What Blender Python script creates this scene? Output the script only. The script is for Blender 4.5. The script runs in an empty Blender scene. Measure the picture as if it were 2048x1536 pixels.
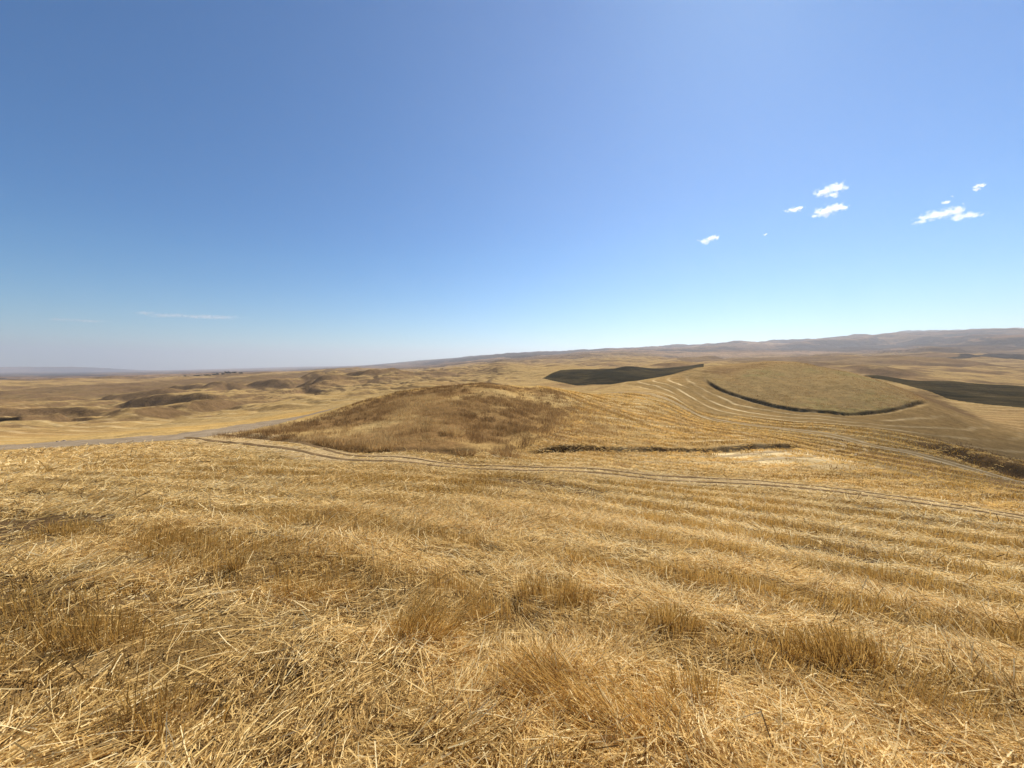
import bpy, math, random
import numpy as np
random.seed(4); RNG = np.random.default_rng(11)
scn = bpy.context.scene
COL = scn.collection
R = math.radians

# ------------------------------------------------------------------ camera
EYE = 1.6
HZ = 735.0          # picture row of the true horizon (2048 x 1536 picture)
FPX = 770.0         # focal length in those pixels (ultra wide lens)
cam = bpy.data.cameras.new('camera'); camo = bpy.data.objects.new('camera', cam); COL.objects.link(camo)
cam.sensor_width = 36.0; cam.lens = FPX / 2048 * 36.0
cam.clip_start = 0.05; cam.clip_end = 60000
camo.location = (0, 0, EYE)
camo.rotation_euler = (R(90) - math.atan((768 - HZ) / FPX), 0, 0)
scn.camera = camo

# ------------------------------------------------------------------ sky and sun
SUN_AZ, SUN_EL = 33.0, 47.5      # degrees clockwise from the view direction (+Y), above the horizon
w = bpy.data.worlds.new('World'); scn.world = w; w.use_nodes = True
nt = w.node_tree; nt.nodes.clear()
sky = nt.nodes.new('ShaderNodeTexSky'); sky.sky_type = 'NISHITA'; sky.sun_disc = False
sky.sun_elevation = R(SUN_EL); sky.sun_rotation = R(SUN_AZ)
sky.altitude = 400; sky.air_density = 1.0; sky.dust_density = 0.15; sky.ozone_density = 3.5
bg = nt.nodes.new('ShaderNodeBackground'); bg.inputs['Strength'].default_value = 0.055
wo = nt.nodes.new('ShaderNodeOutputWorld')
hs = nt.nodes.new('ShaderNodeHueSaturation'); hs.inputs['Saturation'].default_value = 1.5; hs.inputs['Hue'].default_value = 0.490; nt.links.new(sky.outputs[0], hs.inputs['Color']); gm = nt.nodes.new('ShaderNodeGamma'); gm.inputs['Gamma'].default_value = 1.17; nt.links.new(hs.outputs[0], gm.inputs['Color']); tn = nt.nodes.new('ShaderNodeVectorMath'); tn.operation = 'MULTIPLY'; tn.inputs[1].default_value = (0.72, 0.975, 1.0); nt.links.new(gm.outputs[0], tn.inputs[0]); nt.links.new(tn.outputs[0], bg.inputs[0]); nt.links.new(bg.outputs[0], wo.inputs[0])
sl = bpy.data.lights.new('sun', 'SUN'); sl.energy = 5.0; sl.angle = R(0.53); sl.color = (1, 0.915, 0.80)
so = bpy.data.objects.new('sun', sl); COL.objects.link(so); so.location = (60, 100, 300)
so.rotation_euler = (R(90 - SUN_EL), 0, R(180 - SUN_AZ))
scn.view_settings.view_transform = 'Standard'; scn.view_settings.look = 'None'
scn.view_settings.exposure = 0.58; scn.view_settings.gamma = 1.0

# ------------------------------------------------------------------ helpers
def tag(o, label=None, cat=None, group=None, kind=None):
    if label: o['label'] = label
    if cat: o['category'] = cat
    if group: o['group'] = group
    if kind: o['kind'] = kind
    return o

def smooth(a, b, x):
    t = np.clip((x - a) / (b - a), 0, 1); return t * t * (3 - 2 * t)

_P = np.random.default_rng(5).random((512, 512)).astype(np.float32)
def vnoise(x, y):
    xi = np.floor(x).astype(np.int64); yi = np.floor(y).astype(np.int64)
    fx = x - xi; fy = y - yi
    fx = fx * fx * fx * (fx * (fx * 6 - 15) + 10); fy = fy * fy * fy * (fy * (fy * 6 - 15) + 10)
    a = _P[xi & 511, yi & 511]; b = _P[(xi + 1) & 511, yi & 511]
    c = _P[xi & 511, (yi + 1) & 511]; d = _P[(xi + 1) & 511, (yi + 1) & 511]
    return (a * (1 - fx) + b * fx) * (1 - fy) + (c * (1 - fx) + d * fx) * fy
def fbm(x, y, scale, octv=4, gain=0.5, seed=0.0):
    s = 0; amp = 1; tot = 0; f = 1.0 / scale
    for k in range(octv):
        ca, sa = math.cos(1.1 * k + seed), math.sin(1.1 * k + seed)
        s = s + amp * vnoise((x * ca - y * sa) * f + 17.3 * k + seed * 7, (x * sa + y * ca) * f + 5.1 * k + seed * 3)
        tot += amp; amp *= gain; f *= 2.03
    return s / tot * 2 - 1          # about -1..1

def at(px, Y):                      # ground position under a picture column at depth Y
    return ((px - 1024) / FPX * Y, Y)
def zz(py, Y):
    return EYE + Y * (HZ - py) / FPX

def polyline_sd(X, Y, pts):
    """distance to a polyline, signed + on its left side, and the arc parameter 0..1"""
    P = np.array(pts, float); best = np.full(X.shape, 1e18); sgn = np.ones(X.shape); par = np.zeros(X.shape)
    L = np.concatenate([[0], np.cumsum(np.hypot(*(P[1:] - P[:-1]).T))])
    for i in range(len(P) - 1):
        ax, ay = P[i]; dx, dy = P[i + 1] - P[i]; l2 = dx * dx + dy * dy
        t = np.clip(((X - ax) * dx + (Y - ay) * dy) / l2, 0, 1)
        ex = X - ax - t * dx; ey = Y - ay - t * dy; d2 = ex * ex + ey * ey
        m = d2 < best
        best = np.where(m, d2, best); sgn = np.where(m, np.sign(dx * (Y - ay) - dy * (X - ax)), sgn)
        par = np.where(m, (L[i] + t * math.sqrt(l2)) / L[-1], par)
    return np.sqrt(best) * np.where(sgn == 0, 1, sgn), par

def catmull(pts, n=12):
    P = [np.array(p, float) for p in pts]; P = [2 * P[0] - P[1]] + P + [2 * P[-1] - P[-2]]; out = []
    for i in range(1, len(P) - 2):
        for k in range(n):
            t = k / n
            out.append(0.5 * ((2 * P[i]) + (-P[i-1] + P[i+1]) * t + (2*P[i-1] - 5*P[i] + 4*P[i+1] - P[i+2]) * t*t
                              + (-P[i-1] + 3*P[i] - 3*P[i+1] + P[i+2]) * t**3))
    out.append(P[-2]); return [tuple(p) for p in out]

# ------------------------------------------------------------------ the lie of the land
# survey points: picture column, picture row, depth in metres
SURV = [
 (0,903,21),(150,896,21),(300,888,21),(430,880,22),(0,893,27),(150,880,27),(300,868,27),(-400,905,25),(-400,890,40),
 (0,885,37),(100,880,45),(300,860,46),(430,849,52),(0,862,80),(200,857,90),(0,842,130),(200,838,150),(400,832,120),(-400,850,120),
 (0,802,300),(300,800,300),(-400,800,320),(0,776,600),(300,770,600),(0,762,1100),(300,757,1100),(500,752,1000),(700,745,900),(-400,762,1100),
 (550,812,150),(550,782,350),(700,790,180),(700,766,400),(850,768,200),(850,755,450),(850,745,900),
 (0,756,2200),(300,752,2200),(600,745,2200),(-400,756,2200),(0,748,5000),(300,745,5000),(600,740,5000),(0,741,12000),(300,741,12000),(600,734,12000),
 (830,723,6500),(960,713,5200),(1060,706,4600),(1200,700,4300),(1350,692,4000),(1450,690,3800),(1560,683,3600),(1700,675,3400),(1850,665,3200),(2048,659,3000),(2600,650,3000),
 (830,728,12000),(1060,722,12000),(1350,715,12000),(1700,700,12000),(2048,690,12000),(2600,690,12000),
 (830,735,2500),(1060,722,1500),(1350,713,1500),(1560,712,1500),(1700,708,1400),(2048,696,1300),(2600,690,1300),
 (1060,731,700),(1350,722,800),(1560,722,700),(1800,722,700),(2048,729,600),(2600,735,600),(1200,740,470),(950,736,700),(950,746,450),
 (1750,752,220),(1900,761,200),(2048,775,180),(1750,775,270),(1900,785,260),(2048,795,250),(1750,738,400),(1900,748,380),(2048,757,350),(2600,800,180),
 (2048,812,130),(1900,800,140),(1950,832,100),(2048,850,85),(2048,905,60),(2048,960,38),(1900,900,52),(1850,870,62),
 (1750,895,48),(1750,860,62),(1650,880,50),(1650,850,65),(1500,850,65),(1400,830,75),(2600,1000,40),
 (2048,1000,23),(2048,1035,14),(1800,1000,15),(1800,952,28),(1500,965,17.5),(1500,932,27),(1500,893,36),
 (1300,955,17),(1300,922,24),(1300,898,29),(1200,943,16.5),(1060,910,22),(1024,937,16),(800,920,15.5),(600,893,18),
 (550,886,19.5),(700,906,18.5),(900,913,19.5),(700,870,23.5),(700,832,34),(700,805,48),(800,870,23),(800,830,31),(800,780,56),
 (900,870,23),(900,830,29),(900,790,41),(950,769,51),(1000,771,52),(1060,870,26.5),(1060,830,35),(1060,795,47),(1100,779,56),
 (950,786,85),(1100,786,85),(430,868,25.5),(500,851,33),(600,832,43),(700,808,56),(780,792,66),(850,780,76),(880,778,84),
 (1200,870,32),(1200,830,42),(1200,800,60),(1350,870,40),(1350,830,58),(1350,800,80),(1200,783,95),(1500,870,46),(1250,767,118),
 (1425,775,105),(1500,804,91),(1600,826,81),(1700,834,76.5),(1780,827,78),(1850,811,84),(1400,738,130),(1300,759,125),(1200,776,112),
 (1600,780,98),(1600,750,114),(1600,728,132),(1500,772,104),(1500,746,118),(1500,732,132),(1700,790,90),(1700,762,101),(1700,745,115),(1780,773,99),
 (1600,742,180),(1800,776,150),(1700,760,165),(1400,747,175),(1300,772,180),(1150,778,170),
 (1250,731,330),(1150,737,320),(1100,745,300),(1050,760,260),(1400,735,330),(1150,770,225),(1250,745,430),(1250,728,620),(1000,736,520),(900,747,520),
]
cp = [((px - 1024) / FPX * Y, Y, zz(py, Y)) for px, py, Y in SURV]
for X in (-14, -7, 0, 7, 14):
    for Y in (-8, 0, 2, 4, 7, 10.5):
        if abs(X) > 8 and Y > 8: continue
        yy = max(Y, 0)
        cp.append((X, Y, -0.148 * yy - (0.094 * X if X > 0 else 0.023 * X) * min(1, (yy + 2) / 6)))
for a in range(95, 266, 17):
    for r_ in (30, 150, 900, 6000):
        cp.append((r_ * math.sin(R(a)), r_ * math.cos(R(a)), -0.02 * r_))
cp = np.array(cp)
RC = 4.0
def warp(X, Y):
    r = np.hypot(X, Y) + 1e-9; rho = np.log1p(r / RC); return X / r * rho, Y / r * rho, r
cu, cv, cr = warp(cp[:, 0], cp[:, 1])
val = cp[:, 2] / (cr + RC)
def phi(d2): return d2 * np.log(d2 + 1e-12) * 0.5
n = len(cp); A = np.zeros((n + 3, n + 3))
A[:n, :n] = phi((cu[:, None] - cu) ** 2 + (cv[:, None] - cv) ** 2) + np.eye(n) * 2e-5
Q = np.stack([np.ones(n), cu, cv], 1); A[:n, n:] = Q; A[n:, :n] = Q.T
W = np.linalg.solve(A, np.concatenate([val, np.zeros(3)]))
def base_height(X, Y):
    sh = X.shape; X = X.ravel(); Y = Y.ravel(); out = np.empty(X.size)
    for s in range(0, X.size, 60000):
        u, v, r = warp(X[s:s+60000], Y[s:s+60000])
        u = u.astype(np.float32); v = v.astype(np.float32)
        d2 = (u[:, None] - cu.astype(np.float32)) ** 2 + (v[:, None] - cv.astype(np.float32)) ** 2
        f = (d2 * np.log(d2 + 1e-9) * 0.5) @ W[:n].astype(np.float32)
        out[s:s+60000] = (f + W[n] + W[n+1] * u + W[n+2] * v) * (r + RC)
    return out.reshape(sh)

def ppts(*a): return [at(px, Y) for px, Y in a]
# cut banks and scarps: line (left to right, far side is high), height, face width, decay behind, soil strength
DOME_EDGE = catmull(ppts((1408,116),(1425,106),(1500,92),(1600,82),(1700,77.5),(1780,79),(1835,84),(1862,92)), 6)
MOUND_BANK = catmull(ppts((1020,21.6),(1060,22.3),(1150,24),(1250,26.5),(1400,31),(1520,35),(1625,39.5)), 5)
WEED_BANK = catmull(ppts((470,25),(550,21),(620,19.4),(700,18.9),(800,19.1),(900,20.0),(1000,21.3)), 5)
RIGHT_BANK = catmull(ppts((1840,56),(1900,50),(1980,44),(2048,40),(2250,34)), 5)
SCARPS = [
 (DOME_EDGE, 0.60, 0.40, 30, 0.7), (MOUND_BANK, 0.38, 0.28, 7, 0.9), (WEED_BANK, 0.16, 0.4, 6, 0.2), (RIGHT_BANK, 1.2, 1.6, 14, 0.5),
 (ppts((-250,150),(0,160),(90,168),(150,156),(250,151),(345,147)), 4.6, 15, 60, 0.0),
 (ppts((290,92),(340,120),(400,150),(495,205)), 3.4, 10, 40, 0.0),
 (ppts((40,112),(100,118),(150,124)), 3, 7, 30, 0.0),
 (ppts((150,330),(200,320),(300,335),(380,345)), 8, 20, 100, 0.0),
 (ppts((200,250),(290,240),(340,225),(425,222)), 6.5, 15, 70, 0.0),
 (ppts((290,440),(400,420),(480,430)), 8, 22, 120, 0.0),
 (ppts((480,460),(560,420),(630,350)), 7, 20, 90, 0.0),
 (ppts((585,520),(640,450),(700,390)), 9, 26, 140, 0.0),
 (ppts((1790,1150),(1880,1080),(1990,1120)), 13, 50, 400, 0.0),
 (ppts((1950,1500),(2100,1400),(2300,1400)), 30, 90, 500, 0.0),
 (ppts((1560,2300),(1700,2250),(1850,2200),(2200,2000)), 34, 200, 900, 0.0),
]
SCARPS = [(catmull(p, 5) if len(p) < 8 else p, h, w_, d, s_) for p, h, w_, d, s_ in SCARPS]
def scarp(X, Y, pts, h, wd, decay, jag):
    d, t = polyline_sd(X, Y, pts)
    nn = fbm(X, Y, wd * 2.5 + 1.5, 3, seed=3.3) * wd * (0.35 if jag else 0.45)
    e = smooth(0, 0.12, t) * smooth(1, 0.88, t)
    d2 = d + nn
    up = smooth(0, wd, d2) * np.exp(-np.clip(d2, 0, None) / decay) * smooth(decay * 2.8, decay * 1.4, np.abs(d2))
    dip = -0.35 * np.exp(-((d2 + wd * 0.4) / (wd * 1.5)) ** 2)
    face = np.exp(-((d2 - wd * 0.45) / (wd * 0.62)) ** 2) * e
    hv = 1.0 + (0.5 * fbm(X, Y, 7, 4, seed=3.9) if jag else 0)
    return h * hv * (up + dip) * e, face * np.clip(0.35 + 0.9 * hv - 0.3, 0.2, 1)

def height(X, Y):
    z = base_height(X, Y)
    r = np.hypot(X, Y)
    soil = np.zeros(X.shape); brown = np.zeros(X.shape)
    for i, (pts, h, wd, dc, sl_) in enumerate(SCARPS):
        P = np.array(pts); reach = dc * 3 + wd * 3
        m = (X > P[:, 0].min() - reach) & (X < P[:, 0].max() + reach) & (Y > P[:, 1].min() - reach) & (Y < P[:, 1].max() + reach)
        if not m.any(): continue
        dz, fc = scarp(X[m], Y[m], pts, h, wd, dc, sl_ > 0)
        z[m] += dz
        if sl_ > 0: soil[m] = np.maximum(soil[m], fc * sl_)
        else: brown[m] = np.maximum(brown[m], fc)
    # rolling relief that grows with distance
    z += fbm(X, Y, 2.4, 4, seed=1.0) * 0.05 * smooth(0.5, 3, r) * (1 - 0.5 * smooth(9, 14, r) + 0.5 * smooth(30, 50, r))
    z += np.abs(fbm(X, Y, 0.75, 3, seed=2.6)) * 0.10 * smooth(10, 3, r) - 0.02
    z += fbm(X, Y, 0.55, 3, seed=2.0) * 0.022
    z += fbm(X, Y, 0.11, 3, 0.6, seed=2.2) * 0.016 * smooth(9, 5, r)
    z += fbm(X, Y, 16, 3, seed=4.0) * 0.34 * smooth(22, 60, r)
    z += fbm(X, Y, 38, 3, seed=4.4) * 0.9 * smooth(70, 120, r)
    left = smooth(60, -40, X - 0.0 * Y)
    z += fbm(X * 1.0, Y * 1.5, 90, 4, seed=5.0) * 2.2 * smooth(110, 260, r) * (0.35 + 0.65 * left)
    wx_ = fbm(X, Y, 70, 3, seed=15.0) * 26
    fold = np.abs(fbm(X + wx_ + 0.35 * Y, Y * 0.62, 46, 4, 0.5, seed=14.0)) * 2
    z += (fold - 0.45) * 3.0 * smooth(75, 150, r) * smooth(900, 500, r) * smooth(20, -20, X + 0.0 * Y)
    z += (np.abs(fbm(X + 0.3 * Y, Y * 0.7, 17, 4, 0.55, seed=14.7)) * 2 - 0.45) * 0.6 * smooth(75, 130, r) * smooth(600, 350, r) * smooth(20, -20, X)
    fold2 = np.abs(fbm(X, Y * 0.7, 120, 4, 0.5, seed=16.0)) * 2
    z += (fold2 - 0.45) * 6.0 * smooth(260, 420, r) * smooth(2200, 1200, r)
    rid = 1 - np.abs(fbm(X, Y, 520, 5, 0.55, seed=6.0)) * 2
    z += (rid - 0.5) * 16 * smooth(450, 1400, r)
    rid2 = 1 - np.abs(fbm(X, Y, 1300, 6, 0.55, seed=7.0)) * 2
    gul = np.abs(fbm(X + 0.5 * Y, Y * 0.6 - X * 0.3, 380, 5, 0.6, seed=7.7))
    z -= (0.3 - gul) * 42 * smooth(2000, 3000, r) * smooth(-1500, 2000, X)
    z += (rid2 - 0.5) * 26 * smooth(1600, 3500, r) * smooth(-2500, 1200, X + 0.2 * Y)
    z += 100 * np.exp(-((Y - 8500) / 800) ** 2) * smooth(-8200, -9700, X) * (1 + 0.12 * fbm(X, Y, 900, 3, seed=19.0))
    return z, soil, brown

# ------------------------------------------------------------------ ground grid (fan of cells around the viewpoint, finer nearby)
azf = np.arange(-64, 64.001, 0.105)
azb = np.concatenate([np.arange(-180, -64, 2.0), azf, np.arange(65, 180, 2.0)])
rr = np.concatenate([np.geomspace(0.5, 18, 330, endpoint=False), np.geomspace(18, 150, 520, endpoint=False),
                     np.geomspace(150, 1200, 340, endpoint=False), np.geomspace(1200, 17000, 260)])
NA, NR = len(azb), len(rr)
AZ, RR = np.meshgrid(np.radians(azb), rr)
GX = RR * np.sin(AZ); GY = RR * np.cos(AZ)
GZ, SOIL, BROWN = height(GX, GY)
lnr = np.log(rr)
def sample(F, X, Y):
    a = np.degrees(np.arctan2(X, Y)); r = np.clip(np.hypot(X, Y), rr[0], rr[-1])
    ia = np.clip(np.interp(a, azb, np.arange(NA)), 0, NA - 1.001); ir = np.clip(np.interp(np.log(r), lnr, np.arange(NR)), 0, NR - 1.001)
    i0 = ia.astype(int); j0 = ir.astype(int); fa = ia - i0; fr = ir - j0
    return (F[j0, i0] * (1 - fa) + F[j0, i0 + 1] * fa) * (1 - fr) + (F[j0 + 1, i0] * (1 - fa) + F[j0 + 1, i0 + 1] * fa) * fr
def gz(X, Y): return sample(GZ, np.asarray(X, float), np.asarray(Y, float))

# steepness of the ground
dzr = np.gradient(GZ, axis=0) / np.gradient(RR, axis=0)
dza = np.gradient(GZ, axis=1) / (np.gradient(AZ, axis=1) * RR)
SLOPE = np.hypot(dzr, dza)

# ------------------------------------------------------------------ ground cover colours (what grows or lies where)
C_STRAW = np.array([0.43, 0.30, 0.125]); C_PALE = np.array([0.64, 0.50, 0.27]); C_WEED = np.array([0.205, 0.120, 0.048])
C_HILL = np.array([0.235, 0.165, 0.072]); C_DARK = np.array([0.020, 0.019, 0.011]); C_FAR = np.array([0.12, 0.07, 0.042])
C_SCRUB = np.array([0.036, 0.03, 0.024]); C_SOIL = np.array([0.06, 0.04, 0.022]); C_BROWN = np.array([0.12, 0.075, 0.036])
C_OCHRE = np.array([0.40, 0.245, 0.075])
def mixc(c, d, m): m = np.clip(m, 0, 1)[..., None]; return c * (1 - m) + d * m
def inside(X, Y, poly):
    P = np.array(poly); res = np.zeros(X.shape, bool); j = len(P) - 1
    for i in range(len(P)):
        x1, y1 = P[i]; x2, y2 = P[j]
        c = ((y1 > Y) != (y2 > Y)) & (X < (x2 - x1) * (Y - y1) / (y2 - y1 + 1e-12) + x1); res ^= c; j = i
    return res
def rows_w(X, Y): return Y + X * 0.34 * (1 - 0.5 * smooth(6, 15, Y)) - 0.003 * X * np.abs(X)
MOUND_POLY = WEED_BANK + ppts((1040,22.3),(1080,24),(1115,28),(1125,34),(1150,42),(1120,52),(1060,56),(960,57),(880,54),(800,51),(700,43),(600,34),(520,28),(475,24.5))
DOME_POLY = list(DOME_EDGE) + ppts((1850,104),(1780,128),(1700,140),(1600,146),(1520,140),(1460,128),(1420,120))
R_ = RR
nz = lambda s, o=4, sd=0.0, g=0.5: fbm(GX, GY, s, o, g, seed=sd)
n1 = nz(3, 4, 1.5); n2 = nz(14, 4, 2.5); n3 = nz(60, 4, 3.5); n4 = nz(420, 4, 4.5); n5 = nz(1600, 5, 5.5)
col = np.broadcast_to(C_STRAW, GX.shape + (3,)).copy()
col = mixc(col, C_OCHRE, 0.45 + n2 * 1.2 + n1 * 0.5)
# under the near straw the soil shows
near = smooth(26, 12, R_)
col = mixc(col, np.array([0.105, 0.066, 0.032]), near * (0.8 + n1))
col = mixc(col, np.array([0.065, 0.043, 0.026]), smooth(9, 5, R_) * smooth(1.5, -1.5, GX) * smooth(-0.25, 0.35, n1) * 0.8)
_tr = catmull([at(*p) for p in ((400,24.5),(440,23.2),(520,20.2),(620,17.6),(720,16.2),(820,15.8),(920,15.9),(1024,16.0),(1150,16.4),(1290,16.9),(1400,17.3),(1500,17.4),(1640,16.8),(1800,15.4),(1950,14.6),(2060,13.8),(2400,12))], 4)
td, _ = polyline_sd(GX, GY, _tr)
col = mixc(col, np.array([0.40, 0.29, 0.15]), smooth(2.3, 1.5, np.abs(td + 0.1 + 0.5 * n1)) * 0.8)
# harvest swaths: contour round hill and banks
dd, _ = polyline_sd(GX, GY, DOME_EDGE); dd = dd + n2 * 1.6 + n1 * 0.4
md, _ = polyline_sd(GX, GY, MOUND_BANK); md = md + n2 * 1.2 + n1 * 0.4
sw1 = np.abs(((-dd / 4.6) % 1) - 0.5) * 2
zone1 = (dd < 0) * smooth(34, 46, R_) * smooth(150, 110, R_) * smooth(30, 34, GX)
sw2 = np.abs(((md / 2.6) % 1) - 0.5) * 2
zone2 = (md > 0) * smooth(20, 26, R_) * smooth(110, 80, R_) * smooth(5, 10, GX) * (1 - zone1)
patch = np.clip(0.75 + 1.3 * nz(7, 3, 8.0), 0, 1)
col = mixc(col, np.array([0.21, 0.14, 0.058]), zone1 * 0.85); col = mixc(col, C_PALE, zone1 * smooth(0.70, 0.97, sw1) * patch * 0.75)
col = mixc(col, np.array([0.27, 0.17, 0.06]), zone1 * smooth(0.45, 0.1, sw1) * 0.45 * patch)
col = mixc(col, np.array([0.31, 0.21, 0.09]), zone2 * 0.6); col = mixc(col, C_PALE, zone2 * smooth(0.62, 0.95, sw2) * patch * 0.7)
col = mixc(col, np.array([0.27, 0.17, 0.06]), zone2 * smooth(0.4, 0.1, sw2) * 0.35)
# duller weedy ground in the hollow on the right
hol = smooth(17, 24, GX * 0.5 + GY * 0.5) * smooth(14, 22, GX) * smooth(70, 45, GY) * (md < 0)
col = mixc(col, np.array([0.22, 0.155, 0.075]), hol * 0.75)
col = mixc(col, C_WEED, hol * smooth(0.05, 0.4, nz(8, 4, 18.0)) * 0.8)
pl = (md < 0) * smooth(-8, -4, md) * smooth(18, 21, R_) * smooth(4, 8, GX) * smooth(34, 28, GX)
col = mixc(col, C_PALE, pl * 0.8 * np.clip(0.8 + n1, 0, 1))
rgt = smooth(42, 72, GX) * smooth(160, 120, GY) * smooth(30, 36, GY)
col = mixc(col, np.array([0.15, 0.098, 0.042]), rgt * 0.62)
# round hill of short dry grass, weedy mound
WX = n1 * 0.9 + n2 * 1.6; dm = inside(GX + smooth(0, 6, dd) * WX, GY + smooth(0, 6, dd) * WX, DOME_POLY); dpd, _ = polyline_sd(GX, GY, DOME_POLY + [DOME_POLY[0]]); dme = dm * np.where(dd < 6, 1.0, smooth(0, 9, np.abs(dpd) + 2 * n2))
col = mixc(col, C_HILL, dme * np.clip(0.85 + n2 * .5, 0, 1)); col = mixc(col, np.array([0.17, 0.14, 0.055]), dme * smooth(0.0, 0.5, n2 + n1 * .6) * 0.6)
mm = inside(GX + WX * 0.8 * smooth(21, 24, GY), GY + WX * 0.5 * smooth(21, 24, GY), MOUND_POLY)
mpd, _ = polyline_sd(GX, GY, MOUND_POLY + [MOUND_POLY[0]]); mms = smooth(-0.3, 2.8, np.abs(mpd) * np.where(inside(GX, GY, MOUND_POLY), 1, -1) + WX * 0.8)
mms = np.where(GY < 21.5, mm, mms) * (RR < 90)
wy = np.clip(1.0 - smooth(0.1, 0.5, nz(9, 4, 9.0)) * 0.8, 0, 1)
col = mixc(col, C_WEED, mms * wy * 0.95)
rb, rt = polyline_sd(GX, GY, RIGHT_BANK)
col = mixc(col, C_WEED * 0.8, (rb > -0.5) * smooth(14, 9, rb + n2 * 3) * (rt > 0.02) * (rt < 1) * 0.9)
# field mosaic in the valley and beyond
far = smooth(60, 110, R_) * (1 - zone1) * (1 - dme)
col = mixc(col, np.array([0.31, 0.208, 0.082]), far * 0.85)
col = mixc(col, np.array([0.22, 0.135, 0.055]), far * smooth(0.0, 0.35, n3 + 0.4 * n2) * 0.7)
strp = np.abs((((GX * 0.35 + GY) + 10 * n3) / 6.0) % 1 - 0.5) * 2
col = mixc(col, C_PALE, far * smooth(0.6, 0.95, strp) * smooth(600, 250, R_) * 0.25)
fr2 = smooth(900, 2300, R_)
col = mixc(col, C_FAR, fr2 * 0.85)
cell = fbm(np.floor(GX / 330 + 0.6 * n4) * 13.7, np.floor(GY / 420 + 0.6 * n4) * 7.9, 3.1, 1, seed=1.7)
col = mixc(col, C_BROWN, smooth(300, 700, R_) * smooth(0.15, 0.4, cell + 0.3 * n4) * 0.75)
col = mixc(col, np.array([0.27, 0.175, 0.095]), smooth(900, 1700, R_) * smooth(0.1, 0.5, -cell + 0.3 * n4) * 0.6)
# steep unploughed ground is brown scrub
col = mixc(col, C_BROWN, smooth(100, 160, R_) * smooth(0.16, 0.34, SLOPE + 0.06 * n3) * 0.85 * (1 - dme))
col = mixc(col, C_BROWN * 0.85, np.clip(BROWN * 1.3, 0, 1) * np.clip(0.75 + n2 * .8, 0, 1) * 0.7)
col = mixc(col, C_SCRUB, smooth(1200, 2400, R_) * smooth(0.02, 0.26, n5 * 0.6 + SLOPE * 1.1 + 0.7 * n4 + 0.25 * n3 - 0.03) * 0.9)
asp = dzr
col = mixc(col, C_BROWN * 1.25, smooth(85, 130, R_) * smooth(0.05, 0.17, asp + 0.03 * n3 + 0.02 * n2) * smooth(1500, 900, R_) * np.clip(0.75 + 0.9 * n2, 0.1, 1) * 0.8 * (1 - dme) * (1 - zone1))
# dark patches set into the ground colour, the nearer ones almost black
DARKA = ppts((1040,245),(1080,268),(1120,296),(1170,316),(1250,326),(1330,326),(1425,330),(1440,380),(1300,420),(1150,400),(1090,340)) 
DARK1 = ppts((1085,262),(1120,236),(1200,205),(1300,185),(1380,180),(1405,240),(1408,325),(1330,352),(1250,352),(1170,340),(1120,318))
DARK2 = ppts((1700,232),(1750,231),(1830,222),(1900,212),(2048,190),(2300,175),(2600,160),(2600,100),(2300,112),(2048,124),(1900,143),(1800,178),(1720,200))
fa = inside(GX, GY, DARK1) | inside(GX, GY, DARK2)
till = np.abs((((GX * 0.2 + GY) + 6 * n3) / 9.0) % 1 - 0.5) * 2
col = mixc(col, C_DARK * 1.0, fa * np.clip(0.95 + 0.12 * n2 - 0.10 * smooth(0.75, 1, till) + 0.06 * n3, 0, 1))
DARK3 = ppts((1880,700),(1960,720),(2048,700),(2500,640),(2500,950),(2048,980),(1930,900))
col = mixc(col, C_SCRUB, inside(GX + 30 * n3, GY + 50 * n3, DARK3) * 0.95)
DARK4 = ppts((-300,2000),(300,2150),(800,1950),(830,2350),(300,2800),(-300,2600))
col = mixc(col, C_SCRUB, inside(GX + 90 * n3, GY + 160 * n3, DARK4) * 0.75)
DARK5 = ppts((1560,1900),(1700,1750),(1860,1700),(1900,2100),(1700,2300),(1560,2300))
col = mixc(col, C_SCRUB, inside(GX + 90 * n3, GY + 160 * n3, DARK5) * 0.8)
soil = np.clip(SOIL * 1.5, 0, 1)
col = mixc(col, C_SOIL, soil * np.clip(0.85 + n1, 0, 1))
col *= (1 + 0.16 * n1 * smooth(200, 60, R_) + 0.14 * n2 + 0.10 * n3)[..., None]
col = np.clip(col, 0.01, 0.85)
del n5, n4, cell

# ------------------------------------------------------------------ materials
def new_mat(name):
    m = bpy.data.materials.new(name); m.use_nodes = True; t = m.node_tree
    b = t.nodes['Principled BSDF']; b.inputs['Roughness'].default_value = 0.9
    b.inputs['Specular IOR Level'].default_value = 0.0
    return m, t, b
def N(t, typ, **kw):
    nd = t.nodes.new(typ)
    for k, v in kw.items(): setattr(nd, k, v)
    return nd
def noise(t, vec, scale, detail=5, rough=0.6):
    nd = N(t, 'ShaderNodeTexNoise'); nd.inputs['Scale'].default_value = scale; nd.inputs['Detail'].default_value = detail
    nd.inputs['Roughness'].default_value = rough; t.links.new(vec, nd.inputs['Vector']); return nd.outputs['Fac']
def math2(t, op, a, b):
    nd = N(t, 'ShaderNodeMath', operation=op)
    for i, v in enumerate((a, b)):
        if isinstance(v, (int, float)): nd.inputs[i].default_value = v
        else: t.links.new(v, nd.inputs[i])
    return nd.outputs[0]
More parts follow.
